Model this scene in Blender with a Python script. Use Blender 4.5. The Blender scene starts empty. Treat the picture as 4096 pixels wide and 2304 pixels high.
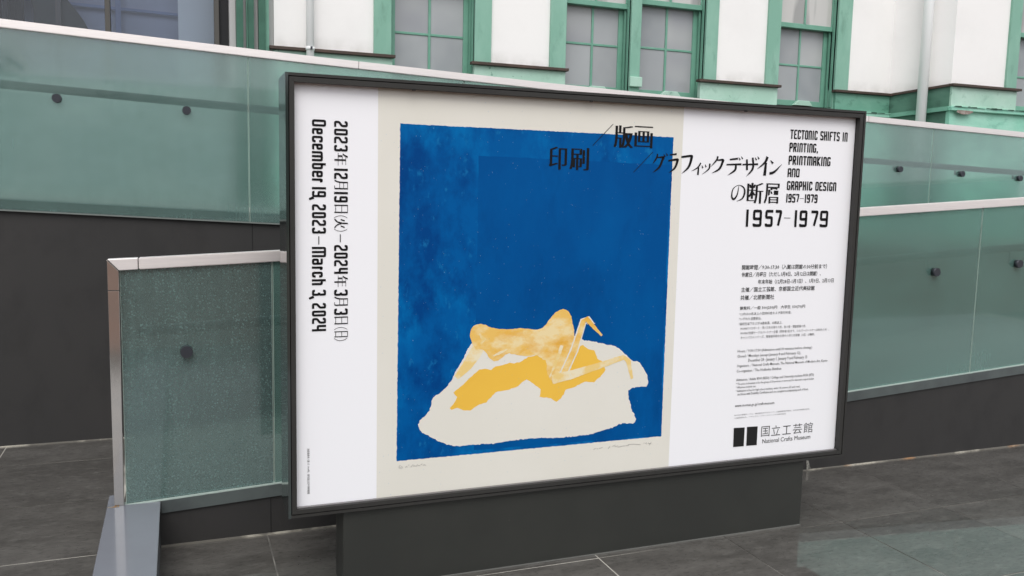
# -*- coding: utf-8 -*-
import bpy, bmesh, math, random
from mathutils import Vector, Matrix
from mathutils.geometry import tessellate_polygon
random.seed(7)
scene = bpy.context.scene
COL = scene.collection

# ------------------------------------------------------------------ camera
CAM_H = 1.43
F = 3456.2                       # focal length in pixels of the 4096 px photograph
yaw, pitch, roll = (math.radians(a) for a in (21.1615, 6.4866, 1.2643))
fwd = Vector((math.sin(yaw) * math.cos(pitch), math.cos(yaw) * math.cos(pitch), -math.sin(pitch)))
r0 = Vector((math.cos(yaw), -math.sin(yaw), 0)); u0 = r0.cross(fwd)
RT = r0 * math.cos(roll) + u0 * math.sin(roll)
UP = u0 * math.cos(roll) - r0 * math.sin(roll)
camd = bpy.data.cameras.new('camera')
camd.sensor_width = 36; camd.lens = F / 4096 * 36; camd.clip_start = 0.05; camd.clip_end = 900
cam = bpy.data.objects.new('camera', camd); COL.objects.link(cam)
m = Matrix((RT, UP, -fwd)).transposed().to_4x4(); m.translation = Vector((0, 0, CAM_H))
cam.matrix_world = m
scene.camera = cam

# ------------------------------------------------------------------ sky, sun, exposure
world = bpy.data.worlds.new('World'); scene.world = world; world.use_nodes = True
wn = world.node_tree.nodes; wl = world.node_tree.links
bg = wn['Background']; bg.inputs['Strength'].default_value = 0.12
sky = wn.new('ShaderNodeTexSky'); sky.sky_type = 'NISHITA'; sky.sun_disc = False
SUN_EL, SUN_AZ = math.radians(52), math.radians(200)     # azimuth from +Y, clockwise
sky.sun_elevation = SUN_EL; sky.sun_rotation = SUN_AZ
sky.dust_density = 3.0; sky.air_density = 1.2
hs = wn.new('ShaderNodeHueSaturation'); hs.inputs['Saturation'].default_value = 0.10
wl.new(sky.outputs[0], hs.inputs['Color'])
mixw = wn.new('ShaderNodeMixRGB'); mixw.blend_type = 'MIX'; mixw.inputs[0].default_value = 0.6
mixw.inputs[2].default_value = (5.6, 5.75, 6.1, 1)          # the even cloud layer
wl.new(hs.outputs[0], mixw.inputs[1]); wl.new(mixw.outputs[0], bg.inputs['Color'])
sd = bpy.data.lights.new('sun', 'SUN'); sd.energy = 0.9; sd.angle = math.radians(40); sd.color = (1.0, 0.97, 0.93)
sun = bpy.data.objects.new('sun', sd); COL.objects.link(sun)
sdir = Vector((math.sin(SUN_AZ) * math.cos(SUN_EL), math.cos(SUN_AZ) * math.cos(SUN_EL), math.sin(SUN_EL)))
sun.rotation_euler = sdir.to_track_quat('Z', 'Y').to_euler()
scene.render.engine = 'CYCLES'
scene.cycles.use_denoising = True
scene.cycles.max_bounces = 10; scene.cycles.transmission_bounces = 8; scene.cycles.transparent_max_bounces = 12
scene.cycles.caustics_reflective = False; scene.cycles.caustics_refractive = False
vs = scene.view_settings
vs.view_transform = 'Standard'; vs.look = 'None'; vs.gamma = 1; vs.use_curve_mapping = False
vs.exposure = 0.80

# ------------------------------------------------------------------ measuring helper: photo pixel -> point on a real vertical plane Y
def ray(x, y):
    return RT * ((x - 2048) / F) - UP * ((y - 1152) / F) + fwd
def onY(x, y, Y):
    d = ray(x, y); t = Y / d.y
    return (d.x * t, d.z * t + CAM_H)

# ------------------------------------------------------------------ mesh helpers
ORG = {}
def finish(name, me, mat, parent=None, smooth=False):
    me.name = name
    o = bpy.data.objects.new(name, me); COL.objects.link(o)
    if mat: me.materials.append(mat)
    if smooth:
        for p in me.polygons: p.use_smooth = True
    if parent is not None:
        off = ORG.get(parent.name, Vector((0, 0, 0)))
        me.transform(Matrix.Translation(-off)); o.parent = parent; ORG[o.name] = off
    else:
        ORG[o.name] = Vector((0, 0, 0))
    return o
def mesh(name, verts, faces, mat, parent=None, smooth=False):
    me = bpy.data.meshes.new(name); me.from_pydata([tuple(v) for v in verts], [], faces); me.update()
    return finish(name, me, mat, parent, smooth)
def thing(name, label, cat, loc=(0, 0, 0), group=None):
    o = bpy.data.objects.new(name, None); COL.objects.link(o); o.location = loc; o.empty_display_size = .1
    ORG[o.name] = Vector(loc); o['label'] = label; o['category'] = cat
    if group: o['group'] = group
    return o
def tag(o, label, cat, group=None):
    o['label'] = label; o['category'] = cat
    if group: o['group'] = group
    return o
def kind(o, k='structure'):
    o['kind'] = k; return o
def bevel(o, w, seg=1):
    bm = bmesh.new(); bm.from_mesh(o.data)
    bmesh.ops.bevel(bm, geom=list(bm.edges), offset=w, segments=seg, affect='EDGES', clamp_overlap=True)
    bm.to_mesh(o.data); bm.free(); return o
def prism(name, poly, y0, y1, mat, parent=None, bv=0):
    """xz polygon given a real depth from y0 (front) to y1 (back)"""
    n = len(poly); a = sum(poly[i][0] * poly[(i + 1) % n][1] - poly[(i + 1) % n][0] * poly[i][1] for i in range(n))
    if a < 0: poly = poly[::-1]
    v = [(x, y0, z) for x, z in poly] + [(x, y1, z) for x, z in poly]
    f = [tuple(range(n)), tuple(range(2 * n - 1, n - 1, -1))] + [(i, n + i, n + (i + 1) % n, (i + 1) % n) for i in range(n)]
    o = mesh(name, v, f, mat, parent)
    if bv: bevel(o, bv)
    return o
def box(name, x0, x1, y0, y1, z0, z1, mat, parent=None, bv=0):
    return prism(name, [(x0, z0), (x1, z0), (x1, z1), (x0, z1)], y0, y1, mat, parent, bv)
def interp(pl, x):
    if x <= pl[0][0]: a, b = pl[0], pl[1]
    elif x >= pl[-1][0]: a, b = pl[-2], pl[-1]
    else:
        for a, b in zip(pl, pl[1:]):
            if a[0] <= x <= b[0]: break
    return a[1] + (b[1] - a[1]) * (x - a[0]) / (b[0] - a[0])
def band(name, pl, x0, x1, lo, hi, y0, y1, mat, parent=None, bv=0, lof=None):
    """box-section bar that follows the sloping line pl from x0 to x1, from lo to hi around it"""
    xs = [x0] + [p[0] for p in pl if x0 + .01 < p[0] < x1 - .01] + [x1]
    top = [(x, interp(pl, x) + hi) for x in xs]
    bot = [(x, (lof if lof is not None else interp(pl, x) + lo)) for x in xs]
    n = len(xs); v = []; f = []
    for (x, zt), (_, zb) in zip(top, bot):
        v += [(x, y0, zb), (x, y0, zt), (x, y1, zt), (x, y1, zb)]
    for i in range(n - 1):
        a = 4 * i; b = a + 4
        for k in range(4):
            k2 = (k + 1) % 4; f.append((a + k, a + k2, b + k2, b + k))
    f.append((0, 3, 2, 1)); e = 4 * (n - 1); f.append((e, e + 1, e + 2, e + 3))
    o = mesh(name, v, f, mat, parent)
    bm = bmesh.new(); bm.from_mesh(o.data); bmesh.ops.recalc_face_normals(bm, faces=bm.faces)
    if bv: bmesh.ops.bevel(bm, geom=[e_ for e_ in bm.edges if len(e_.link_faces) == 2 and e_.calc_face_angle(0) > .5], offset=bv, segments=2, affect='EDGES')
    bm.to_mesh(o.data); bm.free()
    return o
def tube(name, p, q, r, mat, parent=None, n=20, caps=True, r2=None):
    p, q = Vector(p), Vector(q); d = (q - p).normalized()
    a = d.orthogonal().normalized(); b = d.cross(a); r2 = r if r2 is None else r2
    v = [p + (a * math.cos(t) + b * math.sin(t)) * r for t in (2 * math.pi * i / n for i in range(n))]
    v += [q + (a * math.cos(t) + b * math.sin(t)) * r2 for t in (2 * math.pi * i / n for i in range(n))]
    f = [(i, (i + 1) % n, n + (i + 1) % n, n + i) for i in range(n)]
    if caps: f += [tuple(range(n - 1, -1, -1)), tuple(range(n, 2 * n))]
    o = mesh(name, v, f, mat, parent)
    for pl in o.data.polygons[:n]: pl.use_smooth = True
    return o

# ------------------------------------------------------------------ materials
def mat(name, col, rough=.6, metal=0, spec=.5, coat=0, coat_r=.05, noise=None, bump=None, nscale=(1, 1, 1), rvar=0, trans=0, ior=1.45, dots=None):
    """noise=(colour2, scale, detail, lo, hi): second colour mixed in through a noise"""
    M = bpy.data.materials.new(name); M.use_nodes = True; N = M.node_tree.nodes; L = M.node_tree.links
    B = N['Principled BSDF']
    B.inputs['Base Color'].default_value = (*col, 1); B.inputs['Roughness'].default_value = rough
    B.inputs['Metallic'].default_value = metal; B.inputs['Specular IOR Level'].default_value = spec
    B.inputs['Coat Weight'].default_value = coat; B.inputs['Coat Roughness'].default_value = coat_r
    B.inputs['Transmission Weight'].default_value = trans; B.inputs['IOR'].default_value = ior
    g = N.new('ShaderNodeNewGeometry'); mp = N.new('ShaderNodeMapping'); mp.inputs['Scale'].default_value = nscale
    L.new(g.outputs['Position'], mp.inputs['Vector'])
    M['p'] = 1
    last = None
    if noise:
        layers = noise if isinstance(noise, list) else [noise]
        for (c2, sc, det, lo, hi) in layers:
            t = N.new('ShaderNodeTexNoise'); t.inputs['Scale'].default_value = sc; t.inputs['Detail'].default_value = det
            t.inputs['Roughness'].default_value = .62
            L.new(mp.outputs[0], t.inputs['Vector'])
            r = N.new('ShaderNodeMapRange'); r.inputs[1].default_value = lo; r.inputs[2].default_value = hi
            L.new(t.outputs[0], r.inputs[0])
            mx = N.new('ShaderNodeMixRGB'); L.new(r.outputs[0], mx.inputs[0])
            if last is None: mx.inputs[1].default_value = (*col, 1)
            else: L.new(last.outputs[0], mx.inputs[1])
            mx.inputs[2].default_value = (*c2, 1); last = mx
        L.new(last.outputs[0], B.inputs['Base Color'])
        if rvar:
            rr = N.new('ShaderNodeMapRange'); rr.inputs[1].default_value = .3; rr.inputs[2].default_value = .7
            rr.inputs[3].default_value = rough; rr.inputs[4].default_value = rough + rvar
            L.new(t.outputs[0], rr.inputs[0]); L.new(rr.outputs[0], B.inputs['Roughness'])
    if bump:
        t2 = N.new('ShaderNodeTexNoise'); t2.inputs['Scale'].default_value = bump[0]; t2.inputs['Detail'].default_value = 6
        L.new(mp.outputs[0], t2.inputs['Vector'])
        bp = N.new('ShaderNodeBump'); bp.inputs['Strength'].default_value = bump[1]; bp.inputs['Distance'].default_value = bump[2]
        L.new(t2.outputs[0], bp.inputs['Height']); L.new(bp.outputs[0], B.inputs['Normal'])
    return M

M_dark = mat('charcoal_coated_wall', (.031, .030, .0295), .6, spec=.35, noise=[((.036, .034, .033), 1.3, 3, .35, .7), ((.023, .022, .0215), 5, 8, .50, .85)], nscale=(1.4, 1, .8), bump=(240, .15, .001))
M_steel = mat('brushed_stainless', (.90, .845, .82), .45, metal=.75, noise=((.83, .78, .76), 30, 4, .4, .7), nscale=(.3, 1, 6))
M_poststeel = mat('satin_stainless', (.50, .47, .44), .09, metal=1, noise=((.46, .45, .43), 8, 6, .45, .7))
M_strip = mat('grey_anodised_strip', (.10, .118, .115), .28, metal=.3, noise=((.07, .078, .08), 5, 5, .4, .7))
M_knob = mat('gunmetal_disc', (.045, .048, .058), .35, metal=.4)
M_rail = mat('dark_handrail', (.022, .026, .030), .5)
M_kerb = mat('polished_grey_coping', (.20, .212, .24), .16, spec=.5, coat=.5, coat_r=.03, noise=((.18, .19, .215), 2.2, 5, .4, .7))
M_frame = mat('dark_bronze_frame', (.031, .030, .028), .45, spec=.4, noise=((.025, .024, .022), 3, 4, .4, .7))
M_side = mat('dark_gloss_side', (.02, .028, .026), .09, spec=.6, coat=.5)
M_base = mat('sign_plinth_paint', (.026, .027, .024), .45, spec=.4, noise=[((.033, .034, .030), 2.2, 5, .4, .75), ((.16, .16, .15), 46, 2, .76, .82)])
M_joint = mat('black_gap', (.008, .008, .008), .9)

def glass_mat(name, tint, dirt, dirt_lo, dirt_hi, rough, dropamt=0, runamt=.03, fior=1.7):
    """green laminated glass under a film of dried dirt, rain runs and droplets"""
    M = bpy.data.materials.new(name); M.use_nodes = True; N = M.node_tree.nodes; L = M.node_tree.links
    B = N['Principled BSDF']; out = N['Material Output']
    B.inputs['Base Color'].default_value = (*tint, 1); B.inputs['Transmission Weight'].default_value = 1
    B.inputs['Roughness'].default_value = rough; B.inputs['IOR'].default_value = 1.45
    g = N.new('ShaderNodeNewGeometry')
    D = N.new('ShaderNodeBsdfDiffuse'); D.inputs['Color'].default_value = (*dirt, 1)
    T = N.new('ShaderNodeBsdfTranslucent'); T.inputs['Color'].default_value = (*dirt, 1)
    A = N.new('ShaderNodeMixShader'); A.inputs[0].default_value = .35
    L.new(D.outputs[0], A.inputs[1]); L.new(T.outputs[0], A.inputs[2])
    def nz(sc, scale, det, lo, hi, a, b):
        mp = N.new('ShaderNodeMapping'); mp.inputs['Scale'].default_value = scale; L.new(g.outputs['Position'], mp.inputs[0])
        t = N.new('ShaderNodeTexNoise'); t.inputs['Scale'].default_value = sc; t.inputs['Detail'].default_value = det
        L.new(mp.outputs[0], t.inputs['Vector'])
        r = N.new('ShaderNodeMapRange'); r.inputs[1].default_value = lo; r.inputs[2].default_value = hi
        r.inputs[3].default_value = a; r.inputs[4].default_value = b; L.new(t.outputs[0], r.inputs[0]); return r
    def add(a, b):
        n = N.new('ShaderNodeMath'); n.operation = 'ADD'; L.new(a.outputs[0], n.inputs[0]); L.new(b.outputs[0], n.inputs[1]); return n
    big = nz(2.0, (1, 1, 1.6), 5, .3, .7, dirt_lo, dirt_hi)
    runs = nz(9, (5, 1, .35), 3, .45, .9, 0, runamt)
    vo = N.new('ShaderNodeTexVoronoi'); vo.inputs['Scale'].default_value = 95; L.new(g.outputs['Position'], vo.inputs['Vector'])
    drops = N.new('ShaderNodeMapRange'); drops.inputs[1].default_value = .16; drops.inputs[2].default_value = .40
    drops.inputs[3].default_value = dropamt; drops.inputs[4].default_value = 0; L.new(vo.outputs['Distance'], drops.inputs[0])
    dm = nz(12, (1.6, 1, .6), 4, .32, .60, .35, 1); dmm = N.new('ShaderNodeMath'); dmm.operation = 'MULTIPLY'
    L.new(drops.outputs[0], dmm.inputs[0]); L.new(dm.outputs[0], dmm.inputs[1]); drops = dmm
    low = nz(30, (3.2, 1, .10), 3, .30, .85, 0, .13)
    tc = N.new('ShaderNodeTexCoord'); sx = N.new('ShaderNodeSeparateXYZ'); L.new(tc.outputs['Generated'], sx.inputs[0])
    mk = N.new('ShaderNodeMapRange'); mk.inputs[1].default_value = 0; mk.inputs[2].default_value = .22; mk.inputs[3].default_value = 1; mk.inputs[4].default_value = 0
    L.new(sx.outputs[2], mk.inputs[0]); lm = N.new('ShaderNodeMath'); lm.operation = 'MULTIPLY'; L.new(low.outputs[0], lm.inputs[0]); L.new(mk.outputs[0], lm.inputs[1]); low = lm
    n1 = add(add(add(big, runs), drops), low); n1.use_clamp = True
    X = N.new('ShaderNodeMixShader'); L.new(n1.outputs[0], X.inputs[0])
    L.new(B.outputs[0], X.inputs[1]); L.new(A.outputs[0], X.inputs[2])
    Gs = N.new('ShaderNodeBsdfGlossy'); Gs.inputs['Roughness'].default_value = .035; Fr = N.new('ShaderNodeFresnel'); Fr.inputs[0].default_value = fior
    Y = N.new('ShaderNodeMixShader'); L.new(Fr.outputs[0], Y.inputs[0]); L.new(X.outputs[0], Y.inputs[1]); L.new(Gs.outputs[0], Y.inputs[2])
    L.new(Y.outputs[0], out.inputs['Surface'])
    return M
M_glassN = glass_mat('green_glass_near', (.62, .88, .83), (.26, .40, .38), .22, .36, .13, .42, .16, 1.45)
M_glassF = glass_mat('green_glass_far', (.74, .94, .90), (.28, .455, .42), .28, .46, .15)
M_glassR = glass_mat('green_glass_right', (.66, .93, .85), (.25, .46, .405), .30, .46, .14, 0, .03, 1.5)
M_edge = mat('pale_glass_edge', (.38, .50, .44), .3)

M_plaster = mat('white_plaster', (.85, .835, .82), .8, noise=[((.80, .785, .77), 1.6, 6, .45, .8)], bump=(60, .08, .002))
G = (.17, .40, .29)
M_green = mat('green_paint', (.195, .39, .30), .45, noise=[((.255, .46, .365), 3, 8, .42, .66), ((.13, .27, .205), 9, 9, .55, .78)], nscale=(1, 1, .35), bump=(40, .25, .003))
M_greenL = mat('pale_green_paint', (.36, .555, .455), .5, noise=[((.45, .63, .54), 3, 7, .42, .66), ((.24, .42, .33), 6, 9, .56, .74), ((.18, .33, .26), 19, 2, .68, .73)], bump=(30, .15, .003))
M_post_shade = mat('shaded_post_green_paint', (.030, .105, .070), .45, noise=((.045, .14, .095), 5, 5, .4, .7))  # corner post green, darkened in the colour for the shaded side faces
M_recess_shade = mat('shaded_old_green_paint', (.12, .30, .22), .5, noise=[((.16, .36, .27), 4, 7, .4, .66), ((.06, .17, .12), 7, 9, .54, .72)], nscale=(.8, 1, 1.5), bump=(18, .4, .004))  # old, deeper green of the recess, with its shade mixed into the colour
M_bayside_shade = mat('side_shaded_green_paint', (.058, .150, .105), .5, noise=[((.085, .20, .145), 4, 7, .4, .66), ((.035, .10, .07), 7, 9, .54, .72)], nscale=(.8, 1, 1.5), bump=(14, .5, .005))  # darker copy for the bay's side face, its weaker light painted in
M_greenS = mat('sash_green_paint', (.135, .32, .235), .4, noise=((.17, .37, .28), 5, 5, .4, .7))
M_greenP = mat('peeling_green_paint', (.25, .56, .43), .6, noise=[((.40, .68, .56), 2.2, 7, .42, .7), ((.13, .34, .26), 7, 7, .56, .8), ((.24, .19, .17), 4.3, 6, .70, .74)], nscale=(.8, 1, 1.6), bump=(9, .7, .01))
M_brown = mat('brown_flashing', (.055, .036, .028), .6, noise=((.10, .06, .045), 5, 4, .5, .8))
M_pipe = mat('white_downpipe', (.77, .78, .775), .42)
def stain_low(M, z0, z1, col):
    N = M.node_tree.nodes; L = M.node_tree.links; B = N['Principled BSDF']
    src = B.inputs['Base Color'].links[0].from_socket
    g_ = N.new('ShaderNodeNewGeometry'); sp_ = N.new('ShaderNodeSeparateXYZ'); L.new(g_.outputs['Position'], sp_.inputs[0])
    a_ = N.new('ShaderNodeMapRange'); a_.inputs[1].default_value = z0; a_.inputs[2].default_value = z1; a_.inputs[3].default_value = 1; a_.inputs[4].default_value = 0
    L.new(sp_.outputs[2], a_.inputs[0])
    t_ = N.new('ShaderNodeTexNoise'); t_.inputs['Scale'].default_value = 6; t_.inputs['Detail'].default_value = 9; L.new(g_.outputs['Position'], t_.inputs['Vector'])
    b_ = N.new('ShaderNodeMapRange'); b_.inputs[1].default_value = .40; b_.inputs[2].default_value = .66; L.new(t_.outputs[0], b_.inputs[0])
    c_ = N.new('ShaderNodeMath'); c_.operation = 'MULTIPLY'; L.new(a_.outputs[0], c_.inputs[0]); L.new(b_.outputs[0], c_.inputs[1])
    m_ = N.new('ShaderNodeMixRGB'); L.new(c_.outputs[0], m_.inputs[0]); L.new(src, m_.inputs[1]); m_.inputs[2].default_value = (*col, 1)
    L.new(m_.outputs[0], B.inputs['Base Color'])
stain_low(M_plaster, 2.60, 2.76, (.62, .61, .58))
M_pane = mat('frosted_pane', (.30, .315, .33), .3, spec=.5, noise=((.37, .385, .395), 1.4, 2, .35, .7))
M_panes = [M_pane, mat('frosted_pane', (.25, .27, .285), .26, noise=((.36, .375, .385), 1.8, 2, .35, .7)), mat('frosted_pane', (.34, .35, .36), .34, noise=((.27, .29, .305), 1.5, 3, .35, .7)), mat('frosted_pane', (.29, .30, .32), .22, noise=((.40, .41, .41), 1.1, 2, .4, .65))]
M_paneU = mat('upper_pane', (.30, .30, .29), .06, spec=.8, noise=((.50, .49, .47), 2.3, 1, .45, .55), nscale=(2.5, 1, .4))
M_brick = mat('red_brown_brick_paving', (.19, .105, .075), .7, noise=((.13, .08, .06), 8, 4, .4, .7))
M_ramp = mat('ramp_screed', (.10, .098, .09), .5, noise=((.07, .068, .062), 3, 6, .4, .7))
M_ledge = mat('light_upper_landing', (.30, .30, .28), .6)

# ------------------------------------------------------------------ ground
def tile_mats():
    out = []
    for i in range(5):
        k = 1 + (i - 2) * .09
        M = mat('wet_stone_tile', (.082 * k, .076 * k, .068 * k), .25, spec=.5, coat=1, coat_r=.03,
                noise=[((.135 * k, .127 * k, .116 * k), 2.2, 9, .38, .72), ((.050, .046, .041), 4.5, 9, .46, .78), ((.15, .143, .13), 17, 9, .50, .78), ((.035, .032, .029), 42, 6, .54, .76)],
                nscale=(.8, 1.7, 1), bump=(90, .03, .001), rvar=.2)
        M.node_tree.nodes['Principled BSDF'].inputs['Coat IOR'].default_value = 1.95
        out.append(M)
    return out
M_tiles = tile_mats()
M_grout = mat('pale_grout', (.12, .115, .105), .8, noise=[((.50, .48, .43), 1.1, 3, .45, .55)])
kind(mesh('ground', [(-400, -400, -.03), (400, -400, -.03), (400, 400, -.03), (-400, 400, -.03)], [(0, 1, 2, 3)], mat('distant_paving', (.11, .10, .09), .7)))
kind(box('brick_pavement', -30, 30, -45, -.9, -.02, -.004, M_brick))
pv = kind(box('paving', -4.5, 9.6, -.9, 5.17, -.024, -.0020, M_grout))
tm = {}
YL = [3.539 - .634 * k for k in range(-3, 8)]
for i in range(-8, 15):
    for Yr in YL:
        x0 = .315 + .6 * i; x1 = x0 + .6; y1 = Yr; y0 = Yr - .634
        if y1 > 5.17: y1 = 5.168
        if y1 <= y0 + .05 or x1 > 9.5 or y0 < -.9: continue
        if y0 > 3.5 and x0 > -.3: continue
        hgt = random.uniform(-.0006, .0006)
        key = random.randrange(5)
        g2 = .0026
        o = box('paving_tile', x0 + g2, x1 - g2, y0 + g2, y1 - g2, -.010, 0, M_tiles[key], pv)
        v = o.data.vertices                                   # each slab is laid a hair out of level
        tx, ty = random.gauss(0, .0008), random.gauss(0, .0008)
        for w in v:
            if w.co.z > -.005: w.co.z += (w.co.x - x0) * tx + (w.co.y - y0) * ty + hgt

# ------------------------------------------------------------------ near ramp: wall, balustrade, kerb
NRAIL = [(-.244, 1.139), (.4, 1.171), (3.288, 1.376), (4.455, 1.450), (8.5, 1.705)]
NGB = [(-.24, .1855), (.364, .216), (3.288, .409), (4.573, .488), (8.5, .73)]
YN = 3.539
FRAIL = [(-4.5, 2.40), (-.825, 2.235), (.666, 2.167), (2.222, 2.108), (4.783, 2.032), (6.418, 1.984), (9.5, 1.895)]
FGB = [(a, b - .965) for a, b in FRAIL]
YF = 5.15
w = band('ramp_wall', NGB, -.252, 8.5, 0, -.052, YN, YN + .12, M_dark, lof=-.02)
tag(w, 'low charcoal wall that rises to the right behind the sign, under the nearer glass balustrade', 'wall')
# sealant bead at the foot of the wall
M_seal = mat('weathered_sealant', (.16, .15, .13), .8, noise=[((.48, .45, .38), 3.2, 4, .5, .58), ((.5, .26, .11), 1.5, 3, .60, .66)])
band('sealant_bead', [(-1, 0), (9, 0)], -.09, 8.5, -.002, .006, YN - .006, YN + .001, M_seal, w)
for xj in (.33, 2.60, 5.2):
    box('wall_joint', xj - .0015, xj + .0015, YN - .0015, YN + .004, .004, interp(NGB, xj) - .06, M_joint, w)
# white lime run on the wall beside the plinth
lr = onY(3229, 1842, YN - .002); lr2 = onY(3234, 1880, YN - .002)
prism('lime_run', [(lr[0] - .006, lr[1]), (lr[0] + .007, lr[1]), (lr2[0] + .014, lr2[1]), (lr2[0] - .012, lr2[1])], YN - .003, YN + .001,
      mat('lime_run', (.30, .29, .26), .9, noise=((.10, .10, .09), 60, 5, .45, .6)), w)
r_ = band('near_ramp', NGB, -.25, 8.5, -.25, -.165, YN + .12, 5.17, M_ramp, lof=-.02); kind(r_)
r_.name = 'ramp'
w2 = band('far_wall', FGB, -4.5, 9.5, 0, .05, 5.17, 5.42, M_dark, lof=-.02)
w2.name = 'retaining_wall'
tag(w2, 'tall charcoal retaining wall under the farther glass balustrade', 'wall')
band('sealant_bead', [(-4, 0), (9, 0)], -4.4, -.26, -.002, .006, 5.164, 5.171, M_seal, w2)
xj = onY(1010, 960, 5.17)[0]
box('wall_joint', xj - .002, xj + .002, 5.1685, 5.175, .01, interp(FGB, xj) - .01, M_joint, w2)
u_ = band('upper_landing', FGB, -4.5, 9.5, -.4, .02, 5.42, 8.0, M_ledge, lof=.4); u_.name = 'upper_ramp'; kind(u_)

def balustrade(label, RL, GB, Y, glassf, joints, xs, xe, knobs, rail_cuts, rail_h, hr_up, hr_back, lean=0):
    b = thing('glass_balustrade', label, 'glass balustrade', ((xs + xe) / 2, Y, interp(GB, (xs + xe) / 2)))
    rx = [xs] + rail_cuts + [xe]
    for a, c in zip(rx, rx[1:]):
        if a == xs and Y < 4: continue          # the mitred corner piece is built apart
        band('top_rail', RL, a + .0012, c - .0012, -rail_h, 0, Y - .012, Y + .034, M_steel, b, bv=.003)
    js = [xs] + joints + [xe]
    for a, c in zip(js, js[1:]):
        mid = (a + c) / 2
        a2, c2 = a + .004, c - .004
        xsn = [a2] + [p[0] for p in GB if a2 < p[0] < c2] + [c2]
        poly = [(x, interp(GB, x) + .001) for x in xsn] + [(x, interp(RL, x) - rail_h + .004) for x in reversed(xsn)]
        gp = prism('glass_panel', poly, Y + .004, Y + .018, glassf(mid), b)
        # polished edge of each panel catches the light
        for xe_, s in ((a2, -1), (c2, 1)):
            prism('panel_edge', [(xe_ + s * .0004, interp(GB, xe_) + .001), (xe_ + s * .0024, interp(GB, xe_) + .001),
                                 (xe_ + s * .0024, interp(RL, xe_) - rail_h), (xe_ + s * .0004, interp(RL, xe_) - rail_h)], Y + .005, Y + .017, M_edge, gp)
    for kx, kz in knobs:
        yk = Y + .004
        tube('fixing_disc', (kx, yk - .026, kz), (kx, yk - .0005, kz), .0225, M_knob, b, 28, r2=.0225)
        tube('fixing_washer', (kx, Y + .0185, kz), (kx, Y + .03, kz), .0225, M_knob, b, 20)
        hz = interp([(p[0], p[1] - hr_up) for p in RL], kx)
        tube('bracket_arm', (kx, Y + .03, kz), (kx, Y + hr_back, kz), .008, M_rail, b, 12)
        tube('bracket_post', (kx, Y + hr_back, kz - .006), (kx, Y + hr_back, hz), .008, M_rail, b, 12)
    hrl = [(p[0], p[1] - hr_up) for p in RL]
    xr = [xs + .06] + [p[0] for p in RL if xs + .06 < p[0] < xe] + [xe]
    v = []; f = []; n = 16
    for x in xr:
        z = interp(hrl, x)
        for i in range(n):
            t = 2 * math.pi * i / n; v.append((x, Y + hr_back + .022 * math.cos(t), z + .022 * math.sin(t)))
    for i in range(len(xr) - 1):
        for k in range(n): f.append((i * n + k, i * n + (k + 1) % n, (i + 1) * n + (k + 1) % n, (i + 1) * n + k))
    f += [tuple(range(n)), tuple(reversed(range((len(xr) - 1) * n, len(xr) * n)))]
    mesh('handrail', v, f, M_rail, b, smooth=True)
    return b
nj = [.345 + 1.27 * k for k in range(0, 7) if .345 + 1.27 * k < 8.4]
nk = []
for k in range(-1, 6):
    for dx in (.98, .326):
        kx = .345 + 1.27 * (k + 1) - dx
        if kx > -.1: nk.append((kx, interp([(p[0], p[1] - .374) for p in NRAIL], kx)))
bn = balustrade('nearer green glass balustrade with steel end post, rising to the right behind the sign', NRAIL, NGB, YN,
                lambda x: M_glassN if x < .4 else M_glassR, nj, -.212, 8.4, nk, [-.144, 2.47, 6.1], .043, .289, .058)
prism('top_rail', [(-.2505, 1.1395), (-.1455, interp(NRAIL, -.144)), (-.1455, interp(NRAIL, -.144) - .043), (-.212, interp(NRAIL, -.212) - .043)], YN - .012, YN + .034, M_steel, bn, bv=.002)
prism('end_post', [(-.2515, .188), (-.2185, .188), (-.2130, 1.022), (-.2515, 1.022)], YN - .012, YN + .034, M_poststeel, bn, bv=.001)
prism('end_post', [(-.2515, 1.0235), (-.2130, 1.0235), (-.2128, 1.0955), (-.2515, 1.137)], YN - .012, YN + .034, M_poststeel, bn, bv=.001)
band('shoe_strip', NGB, -.085, 8.4, -.053, -.004, YN - .010, YN + .05, M_strip, bn)
band('glass_seat', NGB, -.22, 8.4, -.0038, .0008, YN - .006, YN + .03, mat('pale_seat', (.42, .50, .46), .4), bn)
fj = [.38 + 1.27 * k for k in range(-3, 8) if -4.4 < .38 + 1.27 * k < 9.4]
fk = []
for k in range(-4, 7):
    for dx in (.96, .326):
        kx = .38 + 1.27 * (k + 1) - dx
        fk.append((kx, interp([(p[0], p[1] - .372) for p in FRAIL], kx)))
bf = balustrade('farther green glass balustrade with steel cap, descending to the right above the tall charcoal wall', FRAIL, FGB, YF,
                lambda x: M_glassF, fj, -4.5, 9.4, fk, [-2.8, 1.0, 4.8], .043, .322, .062)
band('bottom_trim', FGB, -4.5, 9.4, -.008, 0, YF - .001, YF + .0195, mat('grey_trim', (.16, .18, .17), .5), bf)

# kerb that runs from the end post towards the viewer
kb = thing('kerb', 'low kerb with polished blue grey coping running forward from the steel end post', 'kerb', (-.18, 2.2, 0))
box('kerb_body', -.272, -.092, .3, 3.5385, -.02, .178, mat('kerb_side', (.13, .14, .15), .5), kb)
box('coping', -.2775, -.0875, .3, 3.5375, .1785, .188, M_kerb, kb, bv=.0015)
box('coping_return', -.2775, -.2525, 3.538, 3.66, .1785, .188, M_kerb, kb)
prism('rust_stain', [(-.275, .1885), (-.235, .1885), (-.235, .1893), (-.275, .1893)], 3.515, 3.526, mat('rust', (.30, .17, .07), .8, noise=((.2, .19, .17), 60, 3, .45, .55)), kb)

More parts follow.
